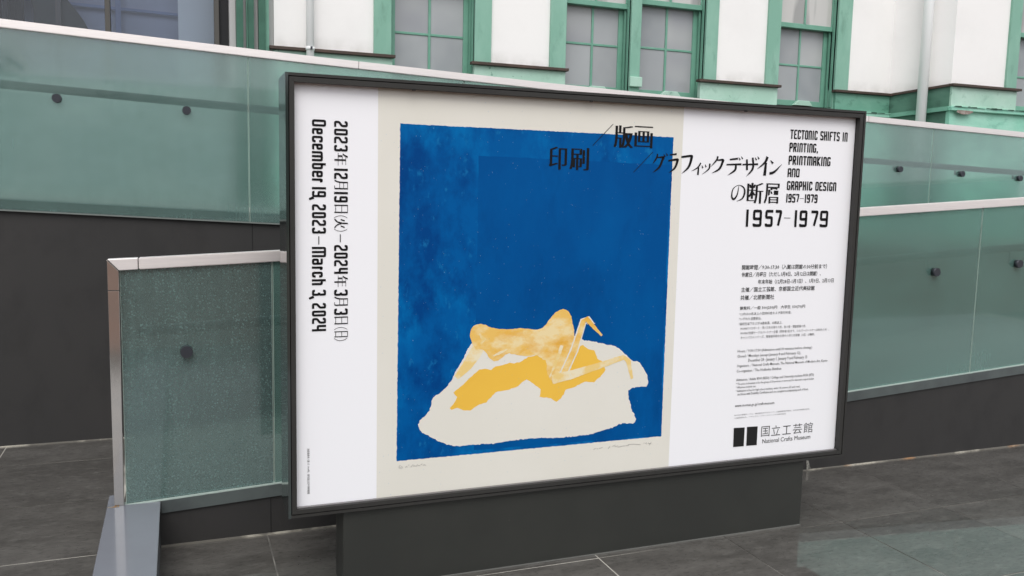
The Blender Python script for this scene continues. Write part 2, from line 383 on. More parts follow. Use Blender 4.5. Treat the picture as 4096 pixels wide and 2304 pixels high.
# ------------------------------------------------------------------ the museum building
YB = 8.0
bd = thing('museum_building', 'white plastered building with green timber sash windows above the ramps', 'building', (4.5, 8.2, .0))
SILL = 2.605
def wall_part(x0, x1, y=YB, z0=SILL, z1=6.2, m_=None): return box('wall', x0, x1, y, y + .25, z0, z1, m_ or M_plaster, bd)
wall_part(.812, 1.80); wall_part(2.70, 3.55); wall_part(5.25, 6.10); wall_part(6.98, 7.747)
wall_part(1.80, 6.98, z0=4.75)
# plinth wall below the windows
box('base_wall', .812, 7.75, YB - .03, YB + .25, .3, 2.375, M_greenP, bd)
wav = []
def board(x0, x1, m_=None):
    box('sill_board', x0, x1, YB - .035, YB + .02, 2.40, SILL - .004, m_ or M_greenL, bd, bv=.003)
    box('drip_cap', x0 - .035, x1 + .02, YB - .075, YB + .001, SILL - .0035, SILL + .024, M_brown, bd, bv=.003)
board(.80, 1.86); board(2.65, 3.60); board(5.16, 6.15); board(6.945, 7.73, M_recess_shade)
box('ledge', .812, 7.74, YB - .07, YB + .1, 2.352, 2.398, M_greenP, bd, bv=.006)
def casing(x0, x1, y=YB, z0=SILL + .024, z1=4.8, par=None):
    box('casing', x0, x1, y - .03, y + .26, z0, z1, M_green, par or bd, bv=.003)
def sash_window(xl, xr, bar, rail_lo, y=YB, lift=True, zb=2.44):
    """a double-hung window: jambs, lower sash (inner) and upper sash (outer), each with two by two panes"""
    wf = box('window', xr, xr + .02, y + .0, y + .28, zb - .03, 4.72, M_green, bd)       # right jamb
    box('jamb', xl - .02, xl, y + .0, y + .28, zb - .03, 4.72, M_green, wf)
    box('parting_bead', xr - .022, xr - .0005, y + .082, y + .10, zb, 4.7, M_greenS, wf)
    box('staff_bead', xr - .012, xr - .0005, y + .02, y + .05, zb, 4.7, M_greenS, wf)
    box('sill', xl - .02, xr + .02, y - .04, y + .26, zb - .062, zb - .031, M_brown, wf)
    ys = y + .12; st = .068
    box('sash_stile', xl + .001, xl + st, ys, ys + .04, zb, rail_lo + .05, M_greenS, wf, bv=.002)
    box('sash_stile', xr - st, xr - .001, ys, ys + .04, zb, rail_lo + .05, M_greenS, wf, bv=.002)
    box('sash_rail', xl + st, xr - st, ys, ys + .04, zb, zb + .06, M_greenS, wf, bv=.002)
    box('meeting_rail', xl + st, xr - st, ys, ys + .04, rail_lo, rail_lo + .05, M_greenS, wf, bv=.002)
    xm = (xl + xr) / 2
    box('muntin', xm - .012, xm + .012, ys + .004, ys + .034, zb + .06, rail_lo, M_greenS, wf, bv=.003)
    box('muntin', xl + st, xr - st, ys + .007, ys + .031, bar - .011, bar + .011, M_greenS, wf, bv=.003)
    for a, c in ((xl + st, xm - .012), (xm + .012, xr - st)):
        for e, f in ((zb + .06, bar - .011), (bar + .011, rail_lo)):
            box('pane', a, c, ys + .016, ys + .022, e, f, random.choice(M_panes), wf)
    yu = y + .055; zt = 4.7; zu = rail_lo - .003
    box('sash_stile', xl + .001, xl + .045, yu, yu + .04, zu + .05, zt, M_greenS, wf, bv=.002)
    box('sash_stile', xr - .022, xr - .0005, yu, yu + .027, zu + .05, zt, M_greenS, wf, bv=.002)
    box('meeting_rail', xl + .001, xr - .001, yu, yu + .04, zu, zu + .05, M_greenS, wf, bv=.002)
    box('muntin', xm - .012, xm + .012, yu + .004, yu + .034, zu + .05, zt, M_greenS, wf, bv=.003)
    ub = zu + .05 + (bar - zb)
    box('muntin', xl + .045, xr - .022, yu + .007, yu + .031, ub - .011, ub + .011, M_greenS, wf, bv=.003)
    for a, c in ((xl + .045, xm - .012), (xm + .012, xr - .022)):
        for e, f in ((zu + .05, ub - .011), (ub + .011, zt)):
            box('pane', a, c, yu + .016, yu + .022, e, f, M_paneU, wf)
    if lift:
        lx = xm + .02
        prism('sash_lift', [(lx - .10, zb + .002), (lx + .16, zb + .002), (lx + .11, zb + .058), (lx - .04, zb + .058)], ys - .05, ys - .001, M_greenL, wf, bv=.004)
    return wf
sash_window(1.85, 2.653, 2.868, 3.30)
sash_window(3.60, 4.320, 2.915, 3.285, lift=True)
sash_window(4.435, 5.207, 2.93, 3.355)
sash_window(6.155, 6.93, 2.885, 3.28)
for a, c in ((1.69, 1.85), (2.653, 2.82), (3.432, 3.60), (5.207, 5.357), (5.99, 6.155), (6.93, 7.118)): casing(a, c)
box('centre_post', 4.320, 4.435, YB - .03, YB + .27, 2.43, 4.8, M_green, bd, bv=.004)
box('post_foot', 4.308, 4.447, YB - .07, YB - .0305, 2.50, 2.60, M_greenL, bd, bv=.006)
box('lintel', 1.69, 7.118, YB - .035, YB + .26, 4.802, 4.95, M_green, bd)
box('room_back', .9, 9.8, YB + .6, YB + .65, 1.2, 6, mat('dim_room', (.2, .2, .19), .8), bd)
# projecting bay on the right
def quad_wall(name, p, q, t, z0p, z1p, z0q, z1q, m_, off=0):
    (x0, y0), (x1, y1) = p, q
    d = Vector((x1 - x0, y1 - y0)).normalized(); nrm = Vector((d.y, -d.x))
    if nrm.x > 0: nrm = -nrm
    a = (x0 + nrm.x * off, y0 + nrm.y * off); b = (x1 + nrm.x * off, y1 + nrm.y * off)
    a2 = (a[0] - nrm.x * t, a[1] - nrm.y * t); b2 = (b[0] - nrm.x * t, b[1] - nrm.y * t)
    v = [(*a, z0p), (*b, z0q), (*b, z1q), (*a, z1p), (*a2, z0p), (*b2, z0q), (*b2, z1q), (*a2, z1p)]
    o = mesh(name, v, [(0, 1, 2, 3), (7, 6, 5, 4), (0, 4, 5, 1), (1, 5, 6, 2), (2, 6, 7, 3), (3, 7, 4, 0)], m_, bd)
    bm = bmesh.new(); bm.from_mesh(o.data); bmesh.ops.recalc_face_normals(bm, faces=bm.faces); bm.to_mesh(o.data); bm.free()
    return o
P0, P1 = (7.747, YB), (7.990, 7.353)
SB = 2.672
quad_wall('wall', P0, P1, .2, SILL, 6.2, SB, 6.2, M_plaster)
quad_wall('sill_board', P0, P1, .05, 2.40, SILL - .004, 2.452, SB - .004, M_bayside_shade, .022)
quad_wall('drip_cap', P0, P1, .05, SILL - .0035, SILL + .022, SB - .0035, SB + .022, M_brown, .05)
quad_wall('ledge', P0, P1, .08, 2.352, 2.398, 2.404, 2.450, M_recess_shade, .06)
quad_wall('base_wall', P0, P1, .2, .3, 2.351, .3, 2.403, M_bayside_shade, .01)
YA = 7.353
box('wall', 7.990, 8.83, YA, YA + .25, SB, 6.2, M_plaster, bd)
box('wall', 9.95, 13, YA, YA + .25, SB, 6.2, M_plaster, bd)
box('sill_board', 7.972, 8.955, YA - .035, YA + .02, 2.452, SB - .004, M_greenL, bd, bv=.003)
box('drip_cap', 7.945, 8.985, YA - .075, YA - .001, SB - .0035, SB + .024, M_brown, bd, bv=.003)
box('ledge', 7.95, 13, YA - .07, YA + .1, 2.404, 2.450, M_greenP, bd, bv=.006)
box('base_wall', 7.97, 13, YA - .028, YA + .24, .3, 2.403, M_greenP, bd)
casing(8.785, 8.945, YA, SB + .024)
sash_window(8.945, 9.75, 2.86, 3.30, y=YA, zb=2.47)
casing(9.75, 9.95, YA, SB + .024)
# torn lips of old paint along the ledges
M_lip = mat('torn_paint_lip', (.30, .60, .47), .6)
M_gap = mat('rotten_gap', (.03, .07, .05), .9)
for (xa, xb, yy, zz) in ((7.98, 9.6, YA - .071, 2.449), (7.0, 7.72, YB - .071, 2.397)):
    x = xa
    while x < xb:
        l = random.uniform(.02, .14); h = random.uniform(.003, .009)
        prism('paint_lip', [(x, zz - h * .3), (x + l, zz - h * random.uniform(.2, 1.2)), (x + l * .9, zz + h), (x + l * .2, zz + h * .7)], yy - .012, yy - .001, random.choice([M_lip, M_gap, M_gap]), bd)
        x += l * random.uniform(.7, 1.15)
prism('bare_patch', [(8.02, 2.385), (8.10, 2.365), (8.2, 2.372), (8.26, 2.395), (8.24, 2.41), (8.03, 2.41)], YA - .082, YA - .0715, mat('bare_timber', (.23, .17, .15), .9, noise=((.35, .3, .27), 30, 4, .45, .6)), bd)
M_fillet = mat('grey_white_fillet', (.46, .455, .45), .7)
# left corner: green posts and white fillets standing at different depths
for x0, x1, yy, m_ in ((.442, .492, 7.98, M_fillet), (.494, .550, 7.90, M_post_shade), (.552, .577, 7.99, M_fillet), (.579, .590, 7.96, M_greenS), (.592, .640, 7.93, M_post_shade),
                       (.642, .676, 7.99, M_fillet), (.678, .735, 7.92, M_post_shade), (.737, .766, 7.95, M_greenS), (.768, .810, 8.02, M_fillet)):
    box('corner_post' if m_ in (M_post_shade, M_greenS) else 'fillet', x0, x1, yy, 8.24, 1.2, 6.2, m_, bd)
# downpipes
def pipe(x, y, z0, z1, r, clampz, label):
    p = thing('downpipe', label, 'downpipe', (x, y, z0))
    tube('pipe', (x, y, z0), (x, y, z1), r, M_pipe, p, 28)
    for cz in clampz:
        tube('clamp', (x, y, cz - .014), (x, y, cz + .014), r + .006, M_pipe, p, 24)
        box('clamp_lug', x - .004, x + .012, y - r - .03, y - r - .002, cz - .012, cz + .012, M_knob, p)
    return p
pipe(1.113, YB - .075, 1.28, 6.1, .034, [2.625, 4.2], 'thin white downpipe on the plaster left of the first sash window')
pipe(7.79, 7.55, 1.25, 6.1, .054, [4.6], 'thick white downpipe in the corner beside the projecting bay')

# ------------------------------------------------------------------ glazed entrance at the upper left
ge = thing('glazed_entrance', 'dark framed glass screen of the entrance hall at upper left', 'glazed screen', (-1.5, 8.1, 1.2))
M_mull = mat('bronze_mullion', (.075, .07, .062), .4)
M_black = mat('black_recess', (.008, .008, .010), .6)
def clear_mat():
    M = bpy.data.materials.new('clear_reflecting_glass'); M.use_nodes = True; N = M.node_tree.nodes; L = M.node_tree.links
    N.remove(N['Principled BSDF']); T = N.new('ShaderNodeBsdfTransparent'); T.inputs[0].default_value = (.90, .93, .98, 1)
    Gl = N.new('ShaderNodeBsdfGlossy'); Gl.inputs['Roughness'].default_value = .02; Fr = N.new('ShaderNodeFresnel'); Fr.inputs[0].default_value = 1.5
    X = N.new('ShaderNodeMixShader'); L.new(Fr.outputs[0], X.inputs[0]); L.new(T.outputs[0], X.inputs[1]); L.new(Gl.outputs[0], X.inputs[2])
    L.new(X.outputs[0], N['Material Output'].inputs['Surface']); return M
M_clear = clear_mat()
box('mullion', -.533, -.492, 8.06, 8.16, 1.2, 6.2, M_mull, ge, bv=.003)
box('jamb', .322, .362, 8.06, 8.16, 1.2, 6.2, M_mull, ge, bv=.003)
box('shadow_gap', .364, .440, 8.10, 8.3, 1.2, 6.2, M_black, ge)
for a, c in ((-4.2, -1.6), (-1.56, -.535), (-.490, .320)):
    box('pane', a, c, 8.10, 8.108, 1.2, 6.2, M_clear, ge)
for i, xx in enumerate((-1.60, -1.47, -1.36, -1.28)):
    box('mullion', xx, xx + (.04 if i == 0 else .035), 8.12, 8.2, 1.2, 6.2, M_black if i % 2 else M_mull, ge)
M_in1 = mat('dim_blue_interior', (.36, .40, .50), .6, noise=((.44, .48, .58), 1, 2, .4, .6))
M_in2 = mat('mirrored_frame_blue', (.25, .31, .48), .6)  # bluish tone of the railing reflected in the pane
M_in3 = mat('dark_interior_and_reflection', (.035, .045, .042), .6, noise=((.06, .07, .065), 2, 3, .4, .6))
M_in4 = mat('pale_blue_panel', (.90, .97, .97), .5)
box('back_wall', -4.2, .44, 8.62, 8.66, 1.2, 6.2, M_in1, ge)
box('added_backing_wall', -4.2, .44, 7.94, 8.05, .3, 2.25, mat('pale_backing', (.36, .42, .41), .6), ge)  # pale wall added behind the balustrade glass to brighten what shows through
box('pale_panel', *[onY(712, 60, 8.4)[0], .41], 8.40, 8.43, 1.2, 6.2, M_in4, ge)
a1 = onY(250, 14, 8.55)[1]; 
prism('mirrored_rail', [onY(100, 2, 8.57), onY(720, 66, 8.57), onY(720, 55, 8.57), onY(100, -10, 8.57)], 8.56, 8.58, M_in2, ge)  # reflection of a railing, modelled as a bar behind the pane
for xa, xb in ((462, 484),):
    box('mirrored_post', onY(xa, 60, 8.55)[0], onY(xb, 60, 8.55)[0], 8.54, 8.555, 1.2, 6.2, M_in2, ge)  # upright of the reflected railing, modelled as a strip behind the pane
prism('mirrored_dark_shape', [onY(100, -60, 8.42), onY(248, -60, 8.42), onY(270, 0, 8.42), onY(302, 38, 8.42), onY(334, 82, 8.42), onY(362, 130, 8.42), onY(137, 130, 8.42), onY(135, 34, 8.42)], 8.40, 8.44, M_in3, ge)  # dark curved reflection, modelled as a flat shape behind the pane
for xa, xb, m_ in ((-40, 8, M_black), (12, 25, M_in3), (28, 62, M_black), (64, 96, M_black), (222, 244, M_mull)):
    box('inner_column', onY(xa, 40, 8.36)[0], onY(xb, 40, 8.36)[0], 8.34, 8.37, 1.2, 6.2, m_, ge)

# ------------------------------------------------------------------ across the forecourt, behind the viewer: what the glass mirrors
ob = thing('opposite_building', 'long low building across the forecourt, mirrored in the green glass', 'building', (0, -26, 0))
M_ow = mat('opposite_wall', (.17, .16, .14), .8); M_oc = mat('opposite_cornice', (.62, .60, .56), .7); M_og = mat('opposite_glass', (.04, .05, .06), .1)
box('wall', -26, 24, -34, -26, -.02, 4.55, M_ow, ob)
box('cornice', -26.4, 24.4, -34.4, -25.6, 4.551, 5.15, M_oc, ob)
for k in range(12):
    box('window', -24 + k * 4, -21.6 + k * 4, -26.02, -25.98, 1.2, 3.4, M_og, ob)
M_leaf = mat('dark_foliage', (.035, .06, .03), .7); M_bark = mat('bark', (.08, .06, .045), .9)
rt_ = random.Random(12)
def tree(x, y, h, label):
    t_ = thing('tree', label, 'tree', (x, y, 0))
    tube('trunk', (x, y, -.02), (x, y, h * .55), .14, M_bark, t_, 10, r2=.07)
    v = []; f = []
    for c in range(16):
        a_ = rt_.uniform(0, 6.28); rr = rt_.uniform(0, h * .26); cx, cy, cz = x + rr * math.cos(a_), y + rr * math.sin(a_), h * rt_.uniform(.42, .92); cr = h * rt_.uniform(.08, .15)
        for k in range(90):
            d_ = Vector((rt_.gauss(0, 1), rt_.gauss(0, 1), rt_.gauss(0, .8))).normalized() * cr * rt_.random() ** .4
            p_ = Vector((cx, cy, cz)) + d_; n_ = Vector((rt_.gauss(0, 1), rt_.gauss(0, 1), rt_.gauss(0, 1))).normalized(); a2_ = n_.orthogonal().normalized() * .10; b2_ = n_.cross(a2_).normalized() * .07
            i0 = len(v); v += [p_ - a2_, p_ - b2_, p_ + a2_, p_ + b2_]; f.append((i0, i0 + 1, i0 + 2, i0 + 3))
    o_ = mesh('crown', v, f, M_leaf, t_); o_['kind'] = 'stuff'
tree(-5.2, -17, 5.0, 'small garden tree at the left of the forecourt, mirrored beside the first glass disc')
tree(-1.2, -21, 4.6, 'round garden tree across the forecourt near its middle')
tree(5.5, -19, 4.4, 'low garden tree at the right of the forecourt')

# ------------------------------------------------------------------ the exhibition sign
YS = 2.916
X0, X1, Z0, Z1 = .330, 2.710, .297, 1.791
sg = thing('exhibition_sign', 'large dark framed exhibition poster board standing on a dark plinth', 'sign', (1.52, 3.0, 0))
DEP = .20; yb_ = YS + DEP
# case: four boards around the back body
t = .0095
box('case_side', X0, X0 + t, YS, yb_, Z0, Z1, M_side, sg)
box('case_side', X1 - t, X1, YS, yb_, Z0, Z1, M_frame, sg)
box('case_top', X0 + t, X1 - t, YS, yb_, Z1 - t, Z1, M_frame, sg)
box('case_bottom', X0 + t, X1 - t, YS, yb_, Z0, Z0 + t, M_frame, sg)
box('back_panel', X0 + t, X1 - t, yb_ - .02, yb_ - .001, Z0 + t, Z1 - t, M_frame, sg)
# door frame inside the case, behind a narrow gap
g = t + .0028; fw = .0165
a, b, c, d = X0 + g, X1 - g, Z0 + g, Z1 - g
fl = a + fw; fr = b - fw; fb = c + fw - .001; ft = d - fw
prism('door_frame', [(a, c), (fl, fb), (fl, ft), (a, d)], YS + .0015, YS + .024, M_frame, sg, bv=.0004)
prism('door_frame', [(b, c), (fr, fb), (fr, ft), (b, d)], YS + .0015, YS + .024, M_frame, sg, bv=.0004)
prism('door_frame', [(a, d), (fl, ft), (fr, ft), (b, d)], YS + .0015, YS + .024, M_frame, sg, bv=.0004)
prism('door_frame', [(a, c), (fl, fb), (fr, fb), (b, c)], YS + .0015, YS + .024, M_frame, sg, bv=.0004)
for lx in (.75, 1.42, 2.1):
    box('door_latch', lx, lx + .012, YS - .001, YS + .004, ft - .005, ft + .001, M_joint, sg)
# inner light ledge at the bottom
box('inner_ledge', fl, fr, YS + .012, YS + .0245, fb + .0002, fb + .003, mat('ledge_metal', (.22, .21, .21), .35, metal=.5), sg)
# plinth
pl_ = box('plinth', .519, 2.512, 2.936, 3.084, 0, Z0 - .001, M_base, sg, bv=.002)
box('plinth_bead', .517, 2.514, 2.933, 2.936, .0005, .005, mat('grey_bead', (.14, .14, .13), .6), pl_)

# ---- poster sheet and print
YP = YS + .032
M_paper = mat('poster_white', (.865, .86, .885), .4, spec=.25)
M_cream = mat('poster_cream', (.72, .695, .625), .4, spec=.25, noise=((.745, .72, .655), 2, 4, .4, .7))
M_ink = mat('black_ink', (.008, .0075, .008), .5, spec=.15)
M_ink2 = mat('grey_ink', (.038, .037, .038), .45)
M_pencil = mat('pencil_grey', (.32, .31, .29), .6)
M_blue = mat('blue_print', (0, .090, .305), .5, spec=.08, noise=[((0, .160, .44), 2.6, 9, .45, .62), ((0, .050, .21), 5.0, 8, .48, .64), ((.01, .19, .44), 24, 9, .60, .80)], nscale=(1.3, 1, .8))
M_blue2 = mat('deep_blue_print', (0, .072, .262), .5, spec=.08, noise=[((0, .094, .315), 2.4, 8, .46, .72), ((0, .054, .21), 3.6, 8, .52, .74)], nscale=(1.3, 1, .6))
M_ochre = mat('ochre_print', (.83, .50, .065), .4, noise=((.80, .47, .06), 3, 3, .4, .7))
M_fig = mat('brushed_ochre_print', (.80, .50, .12), .4, noise=[((.82, .66, .36), 11, 7, .46, .62), ((.74, .38, .04), 7, 8, .54, .70)], nscale=(1, 1, 1.7))
M_fig2 = mat('pale_ochre_print', (.80, .58, .22), .4, noise=[((.80, .71, .50), 14, 6, .44, .60)], nscale=(1, 1, 1.4))
poster = box('poster', fl - .004, fr + .004, YP, YP + .004, fb - .004, ft + .004, M_paper, sg)
LAY = [0]
def flat(name, pts, lay, m_, parent=poster):
    """flat print on the poster: xz outline tessellated, lifted a fraction of a millimetre"""
    y = YP - .0001 * lay
    vs_ = [Vector((x, z, 0)) for x, z in pts]
    tr = tessellate_polygon([vs_])
    v = [(x, y, z) for x, z in pts]; f = []
    for a_, b_, c_ in tr:
        n_ = (Vector(v[b_]) - Vector(v[a_])).cross(Vector(v[c_]) - Vector(v[a_]))
        f.append((a_, b_, c_) if n_.y < 0 else (a_, c_, b_))
    return mesh(name, v, f, m_, parent)
P = lambda x, y: onY(x, y, YP)
def rough(pts, amp, step=.01, seed=1, close=True):
    rnd = random.Random(seed); out = []
    n = len(pts)
    for i in range(n if close else n - 1):
        p = Vector(pts[i]); q = Vector(pts[(i + 1) % n]); L_ = (q - p).length; k = max(1, int(L_ / step))
        for j in range(k):
            s = p.lerp(q, j / k); out.append((s.x + rnd.gauss(0, amp), s.y + rnd.gauss(0, amp)))
    return out
def smooth(pts, it=1):
    for _ in range(it):
        o_ = []
        for i in range(len(pts)):
            p, q = pts[i], pts[(i + 1) % len(pts)]
            o_ += [(p[0] * .75 + q[0] * .25, p[1] * .75 + q[1] * .25), (p[0] * .25 + q[0] * .75, p[1] * .25 + q[1] * .75)]
        pts = o_
    return pts
cr0, cr1 = .640, 1.841
flat('cream_sheet', [(cr0, fb - .002), (cr1, fb - .002), (cr1, ft + .002), (cr0, ft + .002)], 1, M_cream)
bl = [P(1601, 494), P(2694, 549), P(2645, 1745), P(1586, 1845)]
flat('blue_field', rough(bl, .0005, .007, 3), 2, M_blue)
flat('deep_blue_field', rough([P(1915, 622), P(2686, 661), P(2668, 1000), P(2641, 1742), P(1895, 1800)], .0006, .02, 5), 3, M_blue2)
S = lambda x, y: P(1560 + x * 1100 / 2344, 1180 + y * 680 / 1449)
mass = [S(*p) for p in ((500, 1288), (330, 1205), (260, 1165), (235, 1115), (262, 1060), (330, 1000), (352, 940), (362, 872), (420, 842), (480, 790), (535, 715), (560, 640), (620, 560), (680, 420), (760, 380),
                        (1000, 300), (1300, 330), (1560, 340), (1640, 382), (1760, 400), (1870, 430), (1930, 436), (2000, 500), (2060, 560), (2120, 562), (2160, 620), (2190, 680), (2204, 760), (2180, 782), (2035, 788), (2028, 870), (2050, 920), (2056, 980),
                        (2090, 1025), (2096, 1080), (2060, 1098), (1970, 1090), (1900, 1130), (1820, 1150), (1740, 1180), (1640, 1196), (1440, 1218), (1240, 1218), (1060, 1236), (900, 1262), (700, 1278))]
flat('cream_mound', rough(smooth(mass), .0012, .006, 8), 4, M_cream)
band_ = [S(*p) for p in ((510, 965), (560, 900), (570, 870), (540, 830), (600, 785), (700, 690), (760, 635), (810, 628), (860, 640), (900, 610), (1000, 585), (1100, 575), (1180, 530), (1260, 510), (1340, 545), (1400, 560), (1500, 540), (1600, 440),
                         (1645, 424), (1690, 462), (1740, 470), (1770, 540), (1815, 575), (1838, 640), (1790, 700), (1740, 742), (1660, 738), (1580, 780), (1495, 810), (1460, 880), (1420, 912), (1370, 880), (1275, 870), (1280, 800), (1240, 770), (1190, 735), (1165, 718), (1125, 745), (1090, 780),
                         (1000, 808), (900, 830), (860, 870), (820, 910), (760, 935), (680, 985), (620, 980), (575, 962), (525, 978))]
flat('ochre_band', rough(band_, .0009, .008, 9), 5, M_ochre)
body = [S(*p) for p in ((690, 380), (678, 330), (700, 275), (745, 245), (800, 248), (850, 275), (920, 290), (1040, 292), (1130, 280), (1250, 300), (1320, 270), (1370, 190), (1430, 130), (1490, 115), (1535, 150), (1555, 230), (1575, 340), (1560, 430), (1520, 560), (1480, 680),
                        (1430, 760), (1370, 735), (1335, 660), (1335, 560), (1290, 540), (1250, 510), (1150, 525), (1060, 505), (1000, 495), (950, 540), (900, 570), (850, 545), (820, 490), (780, 460), (720, 460))]
flat('ochre_form', rough(smooth(body), .0007, .006, 10), 7, M_fig)
def strip(pts, ws):
    L_, R_ = [], []
    n = len(pts)
    for i in range(n):
        a_ = Vector(pts[max(0, i - 1)]); b_ = Vector(pts[min(n - 1, i + 1)]); d_ = (b_ - a_); d_ = d_.normalized() if d_.length > 0 else Vector((1, 0))
        nn = Vector((-d_.y, d_.x)) * ws[i] / 2; p_ = Vector(pts[i]); L_.append(tuple(p_ + nn)); R_.append(tuple(p_ - nn))
    return L_ + R_[::-1]
k_ = (S(100, 0)[0] - S(0, 0)[0]) / 100
def limb(name, pts, ws, lay, m_, seed): 
    flat(name, rough(strip([S(*p) for p in pts], [w_ * k_ for w_ in ws]), .0005, .008, seed), lay, m_)
limb('pale_form', [(770, 420), (720, 510), (650, 610), (565, 705)], [110, 110, 90, 50], 6, M_fig2, 21)
limb('pale_outline', [(1470, 690), (1570, 470), (1650, 215), (1680, 205), (1812, 350)], [85, 85, 66, 66, 34], 8, M_cream, 27)
limb('pale_form', [(1470, 690), (1570, 470), (1650, 220), (1672, 200), (1805, 345)], [60, 58, 46, 50, 18], 9, M_fig, 22)
limb('pale_form', [(1380, 720), (1540, 680), (1760, 610), (1990, 530), (2030, 560), (2062, 712)], [90, 84, 62, 50, 50, 26], 10, M_fig2, 23)
limb('highlight', [(1360, 700), (1420, 560), (1465, 430)], [16, 30, 34], 11, M_fig2, 24)
limb('highlight', [(760, 330), (800, 380), (770, 420)], [20, 44, 16], 11, M_fig2, 25)
limb('highlight', [(880, 520), (940, 490), (1000, 460)], [12, 26, 10], 11, M_fig2, 26)

# ---- lettering
ILAY = 14
def pmesh(name, polys, lay, m_, parent=poster, holes=False):
    """many convex polygons as one printed piece"""
    v = []; f = []; y = YP - .0001 * lay
    for k, (pl2, e) in enumerate(polys):
        i0 = len(v); v += [(x, y - e * .00002, z) for x, z in pl2]
        a_ = sum(pl2[i][0] * pl2[(i + 1) % len(pl2)][1] - pl2[(i + 1) % len(pl2)][0] * pl2[i][1] for i in range(len(pl2)))
        idx = list(range(i0, len(v))); f.append(tuple(idx if a_ > 0 else idx[::-1]))
    return mesh(name, v, f, m_, parent)
GL = {
 '0': [[(0, 0), (1, 0), (1, 1), (0, 1), 'c']], '1': [[(.5, 0), (.5, 1)]],
 '2': [[(0, .82), (0, 1), (1, 1), (1, .58), (0, .34), (0, 0), (1, 0)]],
 '3': [[(0, .84), (0, 1), (1, 1), (1, .54), (.5, .5)], [(.5, .5), (1, .46), (1, 0), (0, 0), (0, .16)]],
 '4': [[(0, 1), (0, .4), (1, .4)], [(1, 1), (1, 0)]],
 '5': [[(1, 1), (0, 1), (0, .56), (1, .56), (1, 0), (0, 0), (0, .14)]],
 '6': [[(1, .87), (1, 1), (0, 1), (0, 0), (1, 0), (1, .54), (0, .54)]],
 '7': [[(0, 1), (1, 1), (1, .88), (.45, 0)]],
 '8': [[(0, 0), (1, 0), (1, 1), (0, 1), 'c'], [(0, .5), (1, .5)]],
 '9': [[(1, .46), (0, .46), (0, 1), (1, 1), (1, 0), (0, 0), (0, .13)]],
 'T': [[(0, 1), (1, 1)], [(.5, 1), (.5, 0)]], 'E': [[(1, 1), (0, 1), (0, 0), (1, 0)], [(0, .5), (.8, .5)]],
 'C': [[(1, .72), (1, 1), (0, 1), (0, 0), (1, 0), (1, .28)]], 'O': [[(0, 0), (1, 0), (1, 1), (0, 1), 'c']],
 'N': [[(0, 0), (0, 1), (1, 1), (1, 0)]], 'I': [[(.5, 0), (.5, 1)]],
 'S': [[(1, .84), (1, 1), (0, 1), (0, .56), (1, .44), (1, 0), (0, 0), (0, .16)]],
 'H': [[(0, 0), (0, 1)], [(1, 0), (1, 1)], [(0, .5), (1, .5)]], 'F': [[(1, 1), (0, 1), (0, 0)], [(0, .5), (.8, .5)]],
 'P': [[(0, 0), (0, 1), (1, 1), (1, .45), (0, .45)]], 'R': [[(0, 0), (0, 1), (1, 1), (1, .5), (0, .5)], [(.55, .5), (1, 0)]],
 'G': [[(1, .82), (1, 1), (0, 1), (0, 0), (1, 0), (1, .46), (.6, .46)]],
 'M': [[(0, 0), (0, 1), (1, 1), (1, 0)], [(.5, 1), (.5, 0)]], 'A': [[(0, 0), (0, 1), (1, 1), (1, 0)], [(0, .42), (1, .42)]],
 'K': [[(0, 0), (0, 1)], [(1, 1), (.1, .5), (1, 0)]], 'D': [[(0, 0), (1, 0), (1, 1), (0, 1), 'c']],
 ',': [[(.7, .12), (.3, -.16)]],
 'e': [[(0, .50), (1, .50), (1, 1), (0, 1), (0, 0), (1, 0), (1, .14)]], 'c': [[(1, .7), (1, 1), (0, 1), (0, 0), (1, 0), (1, .3)]],
 'm': [[(0, 0), (0, 1), (1, 1), (1, 0)], [(.5, 1), (.5, 0)]], 'b': [[(0, 1.34), (0, 0), (1, 0), (1, 1), (0, 1)]],
 'r': [[(0, 0), (0, 1), (1, 1), (1, .8)]], 'a': [[(0, 1), (1, 1), (1, 0), (0, 0), (0, .55), (1, .55)]],
 'h': [[(0, 1.34), (0, 0)], [(0, 1), (1, 1), (1, 0)]],
}
def stroke_polys(pts, closed, wd, ext=(1, 1)):
    """rounded-corner centreline -> quads with mitred joints"""
    P_ = [Vector(p) for p in pts]; n = len(P_); path = []
    for i, p in enumerate(P_):
        if not closed and i in (0, n - 1): path.append(p); continue
        a_, b_ = P_[(i - 1) % n], P_[(i + 1) % n]
        r = min(wd * .45, (p - a_).length * .45, (b_ - p).length * .45)
        s = p + (a_ - p).normalized() * r; e = p + (b_ - p).normalized() * r
        for t_ in (0, .5, 1): path.append((s.lerp(p, t_)).lerp(p.lerp(e, t_), t_))
    if not closed:
        if ext[0]: path[0] = path[0] - (path[1] - path[0]).normalized() * wd / 2
        if ext[1]: path[-1] = path[-1] - (path[-2] - path[-1]).normalized() * wd / 2
    m_ = len(path); L_, R_ = [], []
    for i, p in enumerate(path):
        a_ = path[(i - 1) % m_] if (closed or i > 0) else None; b_ = path[(i + 1) % m_] if (closed or i < m_ - 1) else None
        d1 = (p - a_).normalized() if a_ is not None else None; d2 = (b_ - p).normalized() if b_ is not None else None
        d1 = d1 or d2; d2 = d2 or d1
        d_ = (d1 + d2).normalized(); nn = Vector((-d_.y, d_.x)); k = 1 / max(.5, nn.dot(Vector((-d1.y, d1.x))))
        L_.append(p + nn * wd / 2 * k); R_.append(p - nn * wd / 2 * k)
    q = []
    for i in range(m_ if closed else m_ - 1):
        j = (i + 1) % m_; q.append([L_[i], L_[j], R_[j], R_[i]])
    return q
